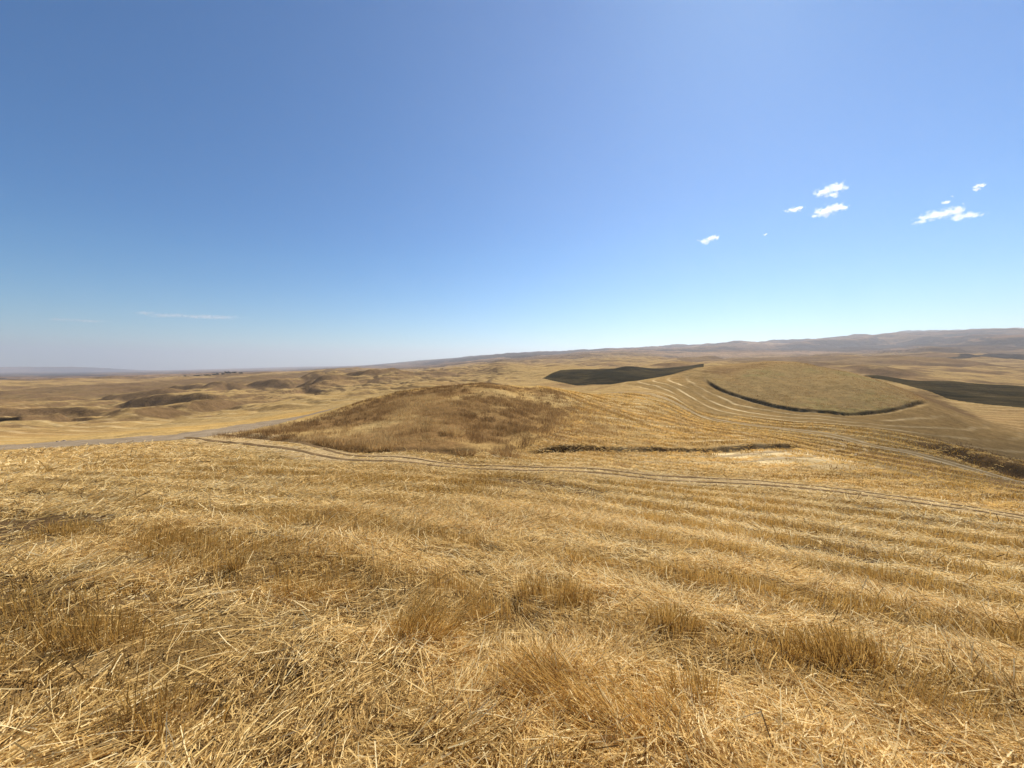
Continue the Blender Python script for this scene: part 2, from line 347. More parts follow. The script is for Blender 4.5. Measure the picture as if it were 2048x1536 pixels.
def ground_material(name, scales, contrast=0.9, bump=0.3, bdist=0.05, tint=(1, 1, 1)):
    m, t, b = new_mat(name)
    at_ = N(t, 'ShaderNodeAttribute', attribute_name='cover'); geo = N(t, 'ShaderNodeNewGeometry')
    acc = None
    for s in scales:
        f = noise(t, geo.outputs['Position'], s)
        acc = f if acc is None else math2(t, 'ADD', acc, f)
    acc = math2(t, 'MULTIPLY', acc, 1.0 / len(scales))
    k = math2(t, 'MULTIPLY_ADD', math2(t, 'SUBTRACT', acc, 0.5), contrast * 2.2); k.node.inputs[2].default_value = 1.0
    k = math2(t, 'MAXIMUM', k, 0.25)
    vm = N(t, 'ShaderNodeVectorMath', operation='SCALE'); t.links.new(at_.outputs['Color'], vm.inputs[0]); t.links.new(k, vm.inputs['Scale'])
    v2 = N(t, 'ShaderNodeVectorMath', operation='MULTIPLY'); t.links.new(vm.outputs[0], v2.inputs[0]); v2.inputs[1].default_value = tint
    t.links.new(v2.outputs[0], b.inputs['Base Color'])
    bp = N(t, 'ShaderNodeBump'); bp.inputs['Strength'].default_value = bump; bp.inputs['Distance'].default_value = bdist
    t.links.new(acc, bp.inputs['Height']); t.links.new(bp.outputs[0], b.inputs['Normal'])
    return m
M_NEAR = ground_material('stubble_soil', (55, 22, 7), 2.0, 1.0, 0.06)
M_MID = ground_material('dry_field', (5.5, 1.6, 0.45), 1.5, 0.9, 0.25)
M_VAL = ground_material('valley_field', (1.1, 0.3, 0.08), 1.3, 1.0, 1.4)
M_FAR = ground_material('far_range', (0.07, 0.025, 0.008), 1.9, 1.0, 22)

# ------------------------------------------------------------------ terrain pieces
KEY = {}
def terrain_piece(name, mask, mat):
    """faces of the ground grid where mask (NR-1, NA) holds"""
    j, i = np.nonzero(mask); i2 = (i + 1) % NA
    q = np.stack([j * NA + i, j * NA + i2, (j + 1) * NA + i2, (j + 1) * NA + i], 1)
    used, inv = np.unique(q.ravel(), return_inverse=True); q = inv.reshape(-1, 4)
    me = bpy.data.meshes.new(name)
    co = np.stack([GX.ravel()[used], GY.ravel()[used], GZ.ravel()[used]], 1).astype(np.float32)
    cc = np.concatenate([col.reshape(-1, 3)[used], np.ones((len(used), 1))], 1).astype(np.float32)
    fill_mesh(me, co, q[:, ::-1])
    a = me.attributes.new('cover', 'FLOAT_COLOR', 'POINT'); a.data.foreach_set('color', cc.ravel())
    me.materials.append(mat)
    o = bpy.data.objects.new(name, me); COL.objects.link(o); return o
def fill_mesh(me, co, faces):
    k = faces.shape[1]; nf = len(faces)
    me.vertices.add(len(co)); me.vertices.foreach_set('co', np.ascontiguousarray(co, np.float32).ravel())
    me.loops.add(nf * k); me.loops.foreach_set('vertex_index', np.ascontiguousarray(faces, np.int32).ravel())
    me.polygons.add(nf); me.polygons.foreach_set('loop_start', np.arange(0, nf * k, k, dtype=np.int32))
    me.polygons.foreach_set('use_smooth', np.ones(nf, bool))
    me.update(calc_edges=True); 

fmask = lambda M: M[:-1]       # one value per cell
cellr = RR[:-1]; 
m_hill = dm[:-1]; m_mound = mm[:-1] & ~m_hill; m_dark = fa[:-1] & ~m_hill
m_fr = (cellr > 1200) & ~m_hill & ~m_mound & ~m_dark
m_nr = (cellr < 30) & ~m_mound & ~m_hill
m_md = (cellr >= 30) & (cellr < 200) & ~m_mound & ~m_hill & ~m_dark
m_vl = (cellr >= 200) & (cellr <= 1200) & ~m_dark & ~m_hill & ~m_mound
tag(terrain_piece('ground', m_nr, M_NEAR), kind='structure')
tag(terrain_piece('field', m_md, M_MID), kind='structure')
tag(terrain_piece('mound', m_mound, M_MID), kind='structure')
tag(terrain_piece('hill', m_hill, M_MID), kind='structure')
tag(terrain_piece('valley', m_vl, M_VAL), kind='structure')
tag(terrain_piece('dark_field', m_dark, M_VAL), kind='structure')
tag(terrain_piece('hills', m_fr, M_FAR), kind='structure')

# ------------------------------------------------------------------ roads and tracks
def ribbon(name, pts, width, lift, mat, jit=0.12, step=0.35, cross=5, offs=(0,), crown=0.0):
    P = np.array(catmull(pts, 30)); L = np.concatenate([[0], np.cumsum(np.hypot(*(P[1:] - P[:-1]).T))])
    s = np.arange(0, L[-1], step); x = np.interp(s, L, P[:, 0]); y = np.interp(s, L, P[:, 1])
    tx = np.gradient(x); ty = np.gradient(y); l = np.hypot(tx, ty); nx, ny = -ty / l, tx / l
    V = []; F = []; b0 = 0
    for o_ in offs:
        cc = o_ + 0.25 * jit * fbm(s, s * 0 + o_ * 3, 4, 3, seed=o_)
        wl = width / 2 * (1 + jit * 2 * fbm(s, s * 0 + 9 + o_, 1.6, 4, seed=1.0)); wr = width / 2 * (1 + jit * 2 * fbm(s, s * 0 + 31 + o_, 1.6, 4, seed=2.0))
        for k in range(cross):
            f = k / (cross - 1) * 2 - 1; d = cc + np.where(f < 0, f * wl, f * wr)
            X = x + nx * d; Y = y + ny * d
            V.append(np.stack([X, Y, gz(X, Y) + lift * (1 - 0.6 * f * f) + crown * (1 - f * f)], 1))
        m_ = len(s); ii = np.arange(m_ - 1)
        for k in range(cross - 1):
            F.append(np.stack([b0 + k * m_ + ii, b0 + k * m_ + ii + 1, b0 + (k + 1) * m_ + ii + 1, b0 + (k + 1) * m_ + ii], 1)[:, ::-1])
        b0 += cross * m_
    me = bpy.data.meshes.new(name); fill_mesh(me, np.concatenate(V), np.concatenate(F)); me.materials.append(mat)
    o = bpy.data.objects.new(name, me); COL.objects.link(o); tag(o, kind='structure'); return o
def simple_mat(name, c1, c2, scale, bump=0.5, bd=0.03):
    m, t, b = new_mat(name); geo = N(t, 'ShaderNodeNewGeometry')
    f = noise(t, geo.outputs['Position'], scale, 8, 0.7); f2 = noise(t, geo.outputs['Position'], scale / 12, 4, 0.6)
    s = math2(t, 'MULTIPLY', math2(t, 'ADD', f, f2), 0.5)
    cr_ = N(t, 'ShaderNodeValToRGB'); cr_.color_ramp.elements[0].position = 0.38; cr_.color_ramp.elements[1].position = 0.62
    cr_.color_ramp.elements[0].color = (*c1, 1); cr_.color_ramp.elements[1].color = (*c2, 1)
    t.links.new(s, cr_.inputs[0]); t.links.new(cr_.outputs[0], b.inputs['Base Color'])
    bp = N(t, 'ShaderNodeBump'); bp.inputs['Strength'].default_value = bump; bp.inputs['Distance'].default_value = bd
    t.links.new(f, bp.inputs['Height']); t.links.new(bp.outputs[0], b.inputs['Normal']); return m
M_GRAVEL = simple_mat('gravel', (0.18, 0.135, 0.085), (0.32, 0.25, 0.165), 14)
M_RUT = simple_mat('rut_soil', (0.06, 0.038, 0.02), (0.22, 0.145, 0.07), 9)
M_DUST = simple_mat('dusty_track', (0.26, 0.19, 0.10), (0.46, 0.35, 0.20), 5)
ROAD = ppts((-700,27.5),(-300,26),(0,24),(150,23.6),(300,23.9),(400,25.5),(480,30),(560,38.5),(640,48.5),(720,59),(800,69),(868,80),(900,95),(930,118))
TRACK = ppts((400,24.5),(440,23.2),(520,20.2),(620,17.6),(720,16.2),(820,15.8),(920,15.9),(1024,16.0),(1150,16.4),(1290,16.9),(1400,17.3),(1500,17.4),(1640,16.8),(1800,15.4),(1950,14.6),(2060,13.8),(2400,12))
VTRACK = ppts((1195,88),(1290,82),(1400,73),(1500,66),(1600,59.5),(1680,54),(1750,48.5),(1830,45),(1900,41.5),(1980,38),(2048,35.5),(2300,31))
ribbon('gravel_road', ROAD, 3.8, 0.03, M_GRAVEL, jit=0.22, cross=7)
ribbon('dirt_track', TRACK, 0.40, 0.03, M_RUT, jit=0.45, offs=(-0.85, 0.85), step=0.2)
LOOP = ppts((1250,23.5),(1340,25.5),(1430,28),(1520,31),(1600,34.5),(1670,38.5),(1712,43),(1706,48),(1650,53))
ribbon('side_track', LOOP, 0.5, 0.04, M_DUST, jit=0.4, offs=(-0.9, 0.9), step=0.4)
ribbon('farm_track', VTRACK, 0.75, 0.05, M_DUST, jit=0.35, offs=(-1.0, 1.0), step=0.4)

# ------------------------------------------------------------------ straw and stubble
def straw_mat(name, ramp, transl=0.35):
    m, t, b = new_mat(name); a = N(t, 'ShaderNodeAttribute', attribute_name='tone')
    cr_ = N(t, 'ShaderNodeValToRGB'); el = cr_.color_ramp.elements
    while len(el) < len(ramp): el.new(0.5)
    for e, (p, c) in zip(el, ramp): e.position = p; e.color = (*c, 1)
    t.links.new(a.outputs['Fac'], cr_.inputs[0]); t.links.new(cr_.outputs[0], b.inputs['Base Color'])
    b.inputs['Roughness'].default_value = 0.6; b.inputs['Specular IOR Level'].default_value = 0.12
    tr = N(t, 'ShaderNodeBsdfTranslucent'); t.links.new(cr_.outputs[0], tr.inputs[0])
    mx = N(t, 'ShaderNodeMixShader'); mx.inputs[0].default_value = transl
    t.links.new(b.outputs[0], mx.inputs[1]); t.links.new(tr.outputs[0], mx.inputs[2])
    t.links.new(mx.outputs[0], t.nodes['Material Output'].inputs[0]); return m
M_STRAW = straw_mat('straw', [(0, (0.13, 0.075, 0.028)), (0.35, (0.48, 0.31, 0.10)), (0.7, (0.80, 0.58, 0.235)), (1, (0.92, 0.77, 0.43))], 0.38)
M_STUB = straw_mat('standing_stubble', [(0, (0.16, 0.09, 0.025)), (0.5, (0.52, 0.31, 0.078)), (1, (0.78, 0.54, 0.19))], 0.45)
M_WEED = straw_mat('dry_weeds', [(0, (0.09, 0.055, 0.025)), (0.5, (0.26, 0.15, 0.06)), (0.85, (0.44, 0.28, 0.11)), (1, (0.64, 0.45, 0.20))], 0.42)

def blade_arrays(p, d, length, width, bend, taper=0.6):
    """two-segment ribbons: p (n,3) foot, d (n,3) unit direction"""
    n_ = len(p); rv = RNG.normal(size=(n_, 3)); side = np.cross(d, rv); side /= np.linalg.norm(side, axis=1)[:, None] + 1e-9
    bd = RNG.normal(size=(n_, 3)) * bend[:, None] * length[:, None]
    m_ = p + d * (length * 0.5)[:, None] + bd * 0.4; e = p + d * length[:, None] - bd * 0.3
    w0 = side * (width / 2)[:, None]
    return np.stack([p - w0, p + w0, m_ - w0 * 0.95, m_ + w0 * 0.95, e - w0 * taper, e + w0 * taper], 1)   # n,6,3
def blades_object(name, V, tone, mat, origin=None):
    n_ = len(V); b = np.arange(n_)[:, None] * 6
    F = np.concatenate([b + np.array([[0, 1, 3, 2]]), b + np.array([[2, 3, 5, 4]])])
    me = bpy.data.meshes.new(name); co = V.reshape(-1, 3)
    if origin is not None: co = co - np.array(origin)
    fill_mesh(me, co, F); me.materials.append(mat)
    a = me.attributes.new('tone', 'FLOAT', 'POINT'); a.data.foreach_set('value', np.repeat(np.clip(tone, 0, 1), 6).astype(np.float32))
    o = bpy.data.objects.new(name, me); COL.objects.link(o)
    if origin is not None: o.location = origin
    return o
def scatter(n_, rmin, rmax, azmax=62, power=1.0):
    """n points in a sector, density falling smoothly outwards"""
    u = RNG.random(n_); r = (rmin ** power + u * (rmax ** power - rmin ** power)) ** (1 / power)
    a = np.radians((RNG.random(n_) * 2 - 1) * azmax); return r * np.sin(a), r * np.cos(a), r
track_pl = catmull(TRACK, 6)
def field_tone(X, Y): return fbm(X, Y, 5.0, 3, seed=12.0)
ROWS = 1.6
def row_phase(X, Y):
    wv = rows_w(X, Y) + (0.12 + 0.35 * smooth(1, -6, X)) * fbm(X, Y, 3.0, 3, seed=21.0)
    return np.abs((wv / ROWS) % 1 - 0.5) * 2            # 1 on the row line
def keep_field(X, Y):
    d, _ = polyline_sd(X, Y, track_pl); return d
def lay_dir(n_, pref=None):
    a = RNG.random(n_) * 2 * np.pi
    el = np.abs(RNG.normal(size=n_)) * 0.16
    return a, el

VS = []; TS = []
def loose(n_, rmin, rmax, power, wid, lmin, lmax, side=None):
    X, Y, r = scatter(n_, rmin, rmax, 60, power)
    d = keep_field(X, Y); rut = np.minimum(np.abs(d - .8), np.abs(d + .8))
    ph = row_phase(X, Y); pat = fbm(X, Y, 1.7, 4, 0.6, seed=22.0)
    prob = np.clip(0.50 + 2.0 * pat + (0.9 + 1.0 * smooth(0, 5, X)) * (0.52 - ph) - 0.30 * smooth(1.0, -1.5, X) * smooth(6, 3.5, r), 0.15, 1)
    ok = (RNG.random(n_) < prob) & ((rut > 0.34) | (np.abs(d) > 2)) & ((RNG.random(n_) < 0.35) | (d < -2.2) | (d > 1.6)) & ~inside(X, Y, MOUND_POLY)
    rd, _ = polyline_sd(X, Y, ROADPL); ok &= np.abs(rd) > 2.4
    X, Y, r, pat, ph = X[ok], Y[ok], r[ok], pat[ok], ph[ok]; k = len(X)
    a = RNG.random(k) * 2 * np.pi
    flow = fbm(X, Y, 1.3, 2, seed=23.0) * 5.0                 # combed patches where straw lies one way
    comb = RNG.random(k) < 0.45; a = np.where(comb, flow + RNG.normal(size=k) * 0.3, a)
    el = np.abs(RNG.normal(size=k)) * 0.20; st = RNG.random(k) < 0.05; st &= (d[ok] < -3) | (d[ok] > 2); el = np.where(st, 0.3 + RNG.random(k) * 0.8, el); el = np.where((d[ok] > -2.6) & (d[ok] < 1.6), el * 0.2, el)
    L = lmin + (lmax - lmin) * RNG.random(k) ** 2.4
    dr = np.stack([np.cos(a) * np.cos(el), np.sin(a) * np.cos(el), np.sin(el)], 1)
    z = gz(X, Y) + 0.003 + RNG.random(k) * 0.035 * np.clip(1 + 1.5 * pat, 0.2, 2) * np.where((d[ok] < -2.6) | (d[ok] > 1.6), 1, 0.1)
    p = np.stack([X, Y, z], 1); p[:, :2] -= dr[:, :2] * (L * 0.5)[:, None]
    p[:, 2] = np.maximum(p[:, 2], gz(p[:, 0], p[:, 1]) + 0.002)
    wd = wid * (0.6 + 0.8 * RNG.random(k)) * np.clip(r / rmin, 1, 1.6) ** 0.5
    VS.append(blade_arrays(p, dr, L, wd, 0.03 + 0.05 * RNG.random(k), 0.9))
    TS.append(0.57 + 0.23 * RNG.normal(size=k) + 0.14 * field_tone(X, Y) + (0.25 + 0.2 * smooth(0, 5, X)) * (0.5 - ph) + 0.06 * smooth(-2, 3, X))
ROADPL = catmull(ROAD, 6)
loose(150000, 0.9, 3.2, 1.5, 0.0040, 0.04, 0.30)
loose(230000, 3.2, 7.5, 1.5, 0.0050, 0.05, 0.30)
loose(190000, 7.5, 16, 1.6, 0.009, 0.08, 0.32)
loose(120000, 0.9, 3.6, 1.5, 0.0036, 0.012, 0.05)
loose(130000, 3.6, 8.5, 1.5, 0.006, 0.02, 0.07)
loose(170000, 16, 34, 1.6, 0.018, 0.10, 0.40)
tag(blades_object('loose_straw', np.concatenate(VS), np.concatenate(TS), M_STRAW), 'pale loose straw scattered flat over the whole harvested foreground', 'straw', kind='stuff')

VS = []; TS = []
def stubble(n_, rmin, rmax, power, wid, hmin, hmax):
    X, Y, r = scatter(n_, rmin, rmax, 60, power)
    # plants stand in small tufts
    X = X + RNG.normal(size=n_) * 0.012; d = keep_field(X, Y)
    ph = row_phase(X, Y); pat = fbm(X, Y, 2.2, 4, 0.55, seed=31.0); tf = fbm(X, Y, 0.16, 2, seed=32.0)
    lf = smooth(2.5, -3, X - 0.1 * Y)                      # rows are more broken up on the left
    prob = (1 - 0.62 * smooth(0.5, -1.5, X) * smooth(7, 4, r)) * smooth(0.40, 0.66, ph * (1 - 0.45 * lf) + (0.34 + 0.5 * lf) * pat - 0.02 + 0.18 * lf) * np.clip(0.25 + 1.6 * (tf + 0.25), 0.03, 1) * smooth(-0.55, 0.05, pat + 0.25)
    ok = (RNG.random(n_) < prob) & ((d < -3.0) | (d > 2.6)) & ~inside(X, Y, MOUND_POLY)
    rd, _ = polyline_sd(X, Y, ROADPL); ok &= np.abs(rd) > 2.7
    X, Y, r, pat = X[ok], Y[ok], r[ok], pat[ok]; k = len(X)
    hh = (hmin + (hmax - hmin) * RNG.random(k)) * np.clip(1 + 0.5 * pat, 0.5, 1.4) * (1 - 0.25 * smooth(0, -2, X)) * (0.6 + 0.55 * RNG.random(k))
    ln = RNG.normal(size=(k, 2)) * 0.10 + np.stack([fbm(X, Y, 1.1, 2, seed=33.0), fbm(X, Y, 1.1, 2, seed=34.0)], 1) * 0.3
    dr = np.stack([ln[:, 0], ln[:, 1], np.ones(k)], 1); dr /= np.linalg.norm(dr, axis=1)[:, None]
    p = np.stack([X, Y, gz(X, Y) - 0.01], 1)
    VS.append(blade_arrays(p, dr, hh, wid * (0.6 + 0.55 * RNG.random(k)), 0.02 + 0.03 * RNG.random(k), 0.9))
    TS.append(0.46 + 0.2 * RNG.normal(size=k) + 0.2 * field_tone(X, Y) - 0.12 * smooth(0, -2.5, X) * smooth(6, 3, r))
def midfield(n_):
    X, Y, r = scatter(n_, 20, 88, 56, 1.3)
    ok = (X > 4) & ~inside(X, Y, MOUND_POLY) & ~inside(X, Y, DOME_POLY) & (keep_field(X, Y) > 3.0)
    X, Y, r = X[ok], Y[ok], r[ok]
    d1, _ = polyline_sd(X, Y, DOME_EDGE); d2, _ = polyline_sd(X, Y, MOUND_BANK); n2_ = fbm(X, Y, 14, 4, seed=2.5); n1_ = fbm(X, Y, 3, 4, seed=1.5)
    s1 = np.abs(((-(d1 + n2_ * 1.6 + n1_ * .4) / 4.6) % 1) - 0.5) * 2; s2 = np.abs((((d2 + n2_ * 1.2 + n1_ * .4) / 2.6) % 1) - 0.5) * 2
    sw = np.where(r < 42, s2, s1); vd, _ = polyline_sd(X, Y, catmull(VTRACK, 5))
    lo = (RNG.random(len(X)) < smooth(0.55, 0.9, sw) * np.clip(0.6 + 1.2 * n1_, 0.05, 1)) & (np.abs(vd) > 1.7)
    xs, ys, rs = X[lo], Y[lo], r[lo]; k = len(xs); a = RNG.random(k) * 6.28; e_ = RNG.random(k) * 0.5
    dr = np.stack([np.cos(a) * np.cos(e_), np.sin(a) * np.cos(e_), np.sin(e_)], 1)
    VS.append(blade_arrays(np.stack([xs, ys, gz(xs, ys) + 0.01 + 0.08 * RNG.random(k)], 1), dr, 0.15 + 0.25 * RNG.random(k), 0.0010 * rs * (0.6 + 0.8 * RNG.random(k)), np.full(k, 0.05), 0.8))
    TS.append(0.95 + 0.2 * RNG.normal(size=k))
    ok = (RNG.random(len(X)) < smooth(0.75, 0.35, sw) * np.clip(0.6 + 1.5 * fbm(X, Y, 2.5, 3, seed=51.0), 0.03, 1)) & (np.abs(vd) > 1.7)
    ok &= ~((r < 42) & (d2 < -1.5) & (d2 > -7.5) & (X < 32) & (RNG.random(len(X)) < 0.85))
    X, Y, r = X[ok], Y[ok], r[ok]; k = len(X)
    ln = RNG.normal(size=(k, 2)) * 0.15; dr = np.stack([ln[:, 0], ln[:, 1], np.ones(k)], 1); dr /= np.linalg.norm(dr, axis=1)[:, None]
    p = np.stack([X, Y, gz(X, Y) - 0.01], 1)
    VS.append(blade_arrays(p, dr, 0.07 + 0.12 * RNG.random(k), 0.0009 * r * (0.6 + 0.8 * RNG.random(k)), np.full(k, 0.04), 0.8))
    TS.append(0.38 + 0.2 * RNG.normal(size=k) + 0.3 * fbm(X, Y, 9, 3, seed=52.0))
stubble(46000, 1.0, 3.5, 1.7, 0.0038, 0.07, 0.21)
stubble(180000, 3.5, 8, 1.6, 0.0046, 0.07, 0.20)
stubble(220000, 8, 17, 1.6, 0.008, 0.07, 0.17)
stubble(120000, 17, 30, 1.6, 0.015, 0.05, 0.13)
midfield(360000)
tag(blades_object('stubble', np.concatenate(VS), np.concatenate(TS), M_STUB), 'golden cut wheat stubble standing in broken rows across the foreground', 'stubble', kind='stuff')

# weeds on the mound
VS = []; TS = []
def weeds(n_, poly,  hmin, hmax, wid, tone0, sd, thr=-0.3):
    P = np.array(poly); lo = P.min(0); hi = P.max(0)
    X = lo[0] + RNG.random(n_) * (hi[0] - lo[0]); Y = lo[1] + RNG.random(n_) ** 1.5 * (hi[1] - lo[1])
    wx = fbm(X, Y, 3, 4, seed=1.5) * 0.9 + fbm(X, Y, 14, 4, seed=2.5) * 1.6; q = smooth(21, 24, Y) * 0.8; wx = wx + RNG.normal(size=len(X)) * 1.5 * (poly is not DOME_POLY)
    ok = inside(X + wx * q, Y + wx * q * 0.6, poly) if poly is not DOME_POLY else inside(X, Y, poly)
    X, Y = X[ok], Y[ok]
    tf = fbm(X, Y, 0.7, 3, seed=sd); pt = fbm(X, Y, 4.5, 3, seed=sd + 1); ok = RNG.random(len(X)) < np.clip(0.45 + 1.2 * tf + pt, 0.05, 1)
    X, Y, tf, pt = X[ok], Y[ok], tf[ok], pt[ok]; k = len(X)
    hh = (hmin + (hmax - hmin) * RNG.random(k)) * np.clip(1 + 0.9 * tf + 0.5 * pt, 0.3, 2)
    ln = RNG.normal(size=(k, 2)) * 0.22; dr = np.stack([ln[:, 0], ln[:, 1], np.ones(k)], 1); dr /= np.linalg.norm(dr, axis=1)[:, None]
    p = np.stack([X, Y, gz(X, Y) - 0.02], 1)
    VS.append(blade_arrays(p, dr, hh, wid * (0.6 + 0.8 * RNG.random(k)) * (Y / 25) ** 0.5, 0.05 + 0.05 * RNG.random(k), 0.4))
    lt = smooth(0.15, 0.5, fbm(X, Y, 7.0, 3, seed=9.7))
    TS.append(tone0 + 0.17 * RNG.normal(size=k) + 0.28 * pt + 0.45 * lt)
weeds(260000, MOUND_POLY, 0.09, 0.24, 0.014, 0.46, 41.0)
EAST = MOUND_BANK + ppts((1600,44),(1450,55),(1300,60),(1150,56),(1150,42),(1125,34),(1115,28),(1080,24))
weeds(80000, EAST, 0.07, 0.17, 0.018, 0.80, 44.0)
MIX = ppts((1010,24),(1110,24),(1230,32),(1240,48),(1150,56),(1060,54),(1040,38))
weeds(50000, MIX, 0.08, 0.2, 0.016, 0.66, 47.0)
weeds(130000, DOME_POLY, 0.06, 0.18, 0.020, 0.62, 48.0)
RBP = RIGHT_BANK + ppts((2250,48),(2048,54),(1900,62),(1850,60))
weeds(20000, RBP, 0.12, 0.3, 0.02, 0.2, 46.0)
tag(blades_object('dry_grass', np.concatenate(VS), np.concatenate(TS), M_WEED), 'brown dry weeds and grass covering the low mound beyond the dirt track', 'dry grass', kind='stuff')

# ------------------------------------------------------------------ tussocks that stand out in the foreground
def ground_hit(px, py):
    Y = np.geomspace(1.0, 4000, 6000); X = (px - 1024) / FPX * Y
    p_ = HZ - (gz(X, Y) - EYE) / Y * FPX
    i = int(np.argmax(p_ <= py)); return float(X[i]), float(Y[i])
def tussock(px, py, rx, ry, hgt, n_, comb, tone, label, wid=0.0038):
    """a matted clump of stalks: comb = (direction in degrees, lean 0..1)"""
    cx, cy = ground_hit(px, py); cz = float(gz(cx, cy))
    a = RNG.random(n_) * 2 * np.pi; q = np.sqrt(RNG.random(n_)); 
    X = cx + rx * q * np.cos(a) + RNG.normal(size=n_) * 0.02; Y = cy + ry * q * np.sin(a) + RNG.normal(size=n_) * 0.02
    edge = 1 - q ** 2
    kn = RNG.random(n_) < np.clip(0.75 + 1.3 * fbm(X, Y, 0.12, 2, seed=61.0 + cx), 0.08, 1); X, Y, edge, q = X[kn], Y[kn], edge[kn], q[kn]; n_ = len(X)
    hgt *= 0.88
    L = hgt * (0.55 + 0.6 * RNG.random(n_)) * (0.55 + 0.45 * edge)
    ca, le = R(comb[0]), comb[1]
    lean = np.stack([np.cos(ca) * le + 0.25 * (X - cx) / rx, np.sin(ca) * le + 0.25 * (Y - cy) / ry], 1) + RNG.normal(size=(n_, 2)) * (0.16 + 0.14 * le)
    dr = np.stack([lean[:, 0], lean[:, 1], np.ones(n_) * (1.05 - 0.75 * le)], 1); dr /= np.linalg.norm(dr, axis=1)[:, None]
    p = np.stack([X, Y, gz(X, Y) - 0.01 + 0.05 * edge * le], 1)
    V = blade_arrays(p, dr, L, wid * (0.7 + 0.6 * RNG.random(n_)), 0.03 + 0.05 * RNG.random(n_), 0.85)
    o = blades_object('straw_tussock', V, tone + 0.2 * RNG.normal(size=n_), M_STUB, (cx, cy, cz))
    tag(o, label, 'straw tussock', 'matted straw tussocks in the foreground')
for a_ in [
 (835, 1290, .26, .13, .30, 900, (20, .45), .50, 'bulging golden straw tussock with a dark hollow on its left side'),
 (1120, 1215, .34, .13, .26, 900, (90, .15), .42, 'rounded upright stubble tussock in the middle of the foreground'),
 (1130, 1420, .42, .20, .34, 1300, (155, .8), .52, 'wide combed straw mat over a dark hollow at the bottom centre'),
 (1290, 1500, .35, .16, .36, 900, (150, .75), .60, 'long leaning straw clump at the bottom edge right of the hollow'),
 (1700, 1340, .40, .14, .27, 1000, (120, .25), .40, 'broad upright stubble clump above the lower right corner'),
 (1600, 1330, .09, .07, .27, 260, (90, .1), .40, 'narrow upright stubble tuft left of the broad clump at lower right'),
 (1350, 1270, .26, .09, .22, 520, (90, .1), .38, 'short row of upright stubble tufts right of the rounded tussock'),
 (590, 1210, .42, .12, .20, 800, (80, .15), .50, 'long low orange stubble strip left of the bulging tussock'),
 (170, 1300, .36, .16, .24, 620, (90, .08), .36, 'brownish green upright stubble patch near the left edge'),
 (310, 1480, .30, .14, .22, 380, (90, .12), .36, 'thin brown stubble patch near the bottom left corner'),
 (1410, 1440, .14, .09, .26, 360, (110, .25), .44, 'small upright stubble tuft right of the combed straw mat'),
 (460, 1150, .06, .05, .26, 150, (90, .05), .34, 'single thin upright tuft standing alone left of the orange strip'),
]: tussock(*a_)

# ------------------------------------------------------------------ weed bushes at the foot of the mound
def weed_bush(px, py, w_, h_, n_, tone, label):
    n_ = int(n_ * 0.55); cx, cy = ground_hit(px, py); cz = float(gz(cx, cy))
    a = RNG.random(n_) * 2 * np.pi; q = RNG.random(n_) ** 0.6 * 0.8
    X = cx + w_ / 2 * q * np.cos(a); Y = cy + w_ / 2.4 * q * np.sin(a)
    dr = np.stack([(X - cx) / w_ * 1.6 + RNG.normal(size=n_) * .25, (Y - cy) / w_ * 1.6 + RNG.normal(size=n_) * .25, np.ones(n_)], 1)
    dr /= np.linalg.norm(dr, axis=1)[:, None]
    h_ = h_ * 0.7
    V = blade_arrays(np.stack([X, Y, gz(X, Y) - 0.02], 1), dr, h_ * (0.5 + 0.6 * RNG.random(n_)), 0.015 * (0.6 + 0.8 * RNG.random(n_)), 0.08 + 0.08 * RNG.random(n_), 0.3)
    o = blades_object('weed_bush', V, tone + 0.22 + 0.2 * RNG.normal(size=n_), M_WEED, (cx, cy, cz)); tag(o, label, 'weed bush', 'dry weed bushes along the mound')
for a_ in [
 (905, 868, 1.5, .75, 700, .82, 'tall pale yellow grass tuft halfway up the brown mound'),
 (930, 912, 1.2, .55, 600, .45, 'rusty brown weed bush at the foot of the mound, left of the widest one'),
 (1012, 914, 1.9, .65, 900, .50, 'widest rusty weed bush at the foot of the mound'),
 (1245, 936, 1.1, .40, 500, .72, 'light brown weed bush alone on the pale strip behind the dirt track'),
 (1195, 934, .7, .28, 260, .70, 'low light brown tuft beside the bush on the pale strip'),
 (935, 832, 1.6, .55, 600, .30, 'dark grey weed bush below the top of the mound'),
 (880, 788, 1.5, .5, 500, .28, 'dark weed bush on the crest of the mound where the road ends'),
 (560, 880, 1.3, .45, 500, .42, 'brown weed bush at the left tip of the mound beside the road'),
]: weed_bush(*a_)

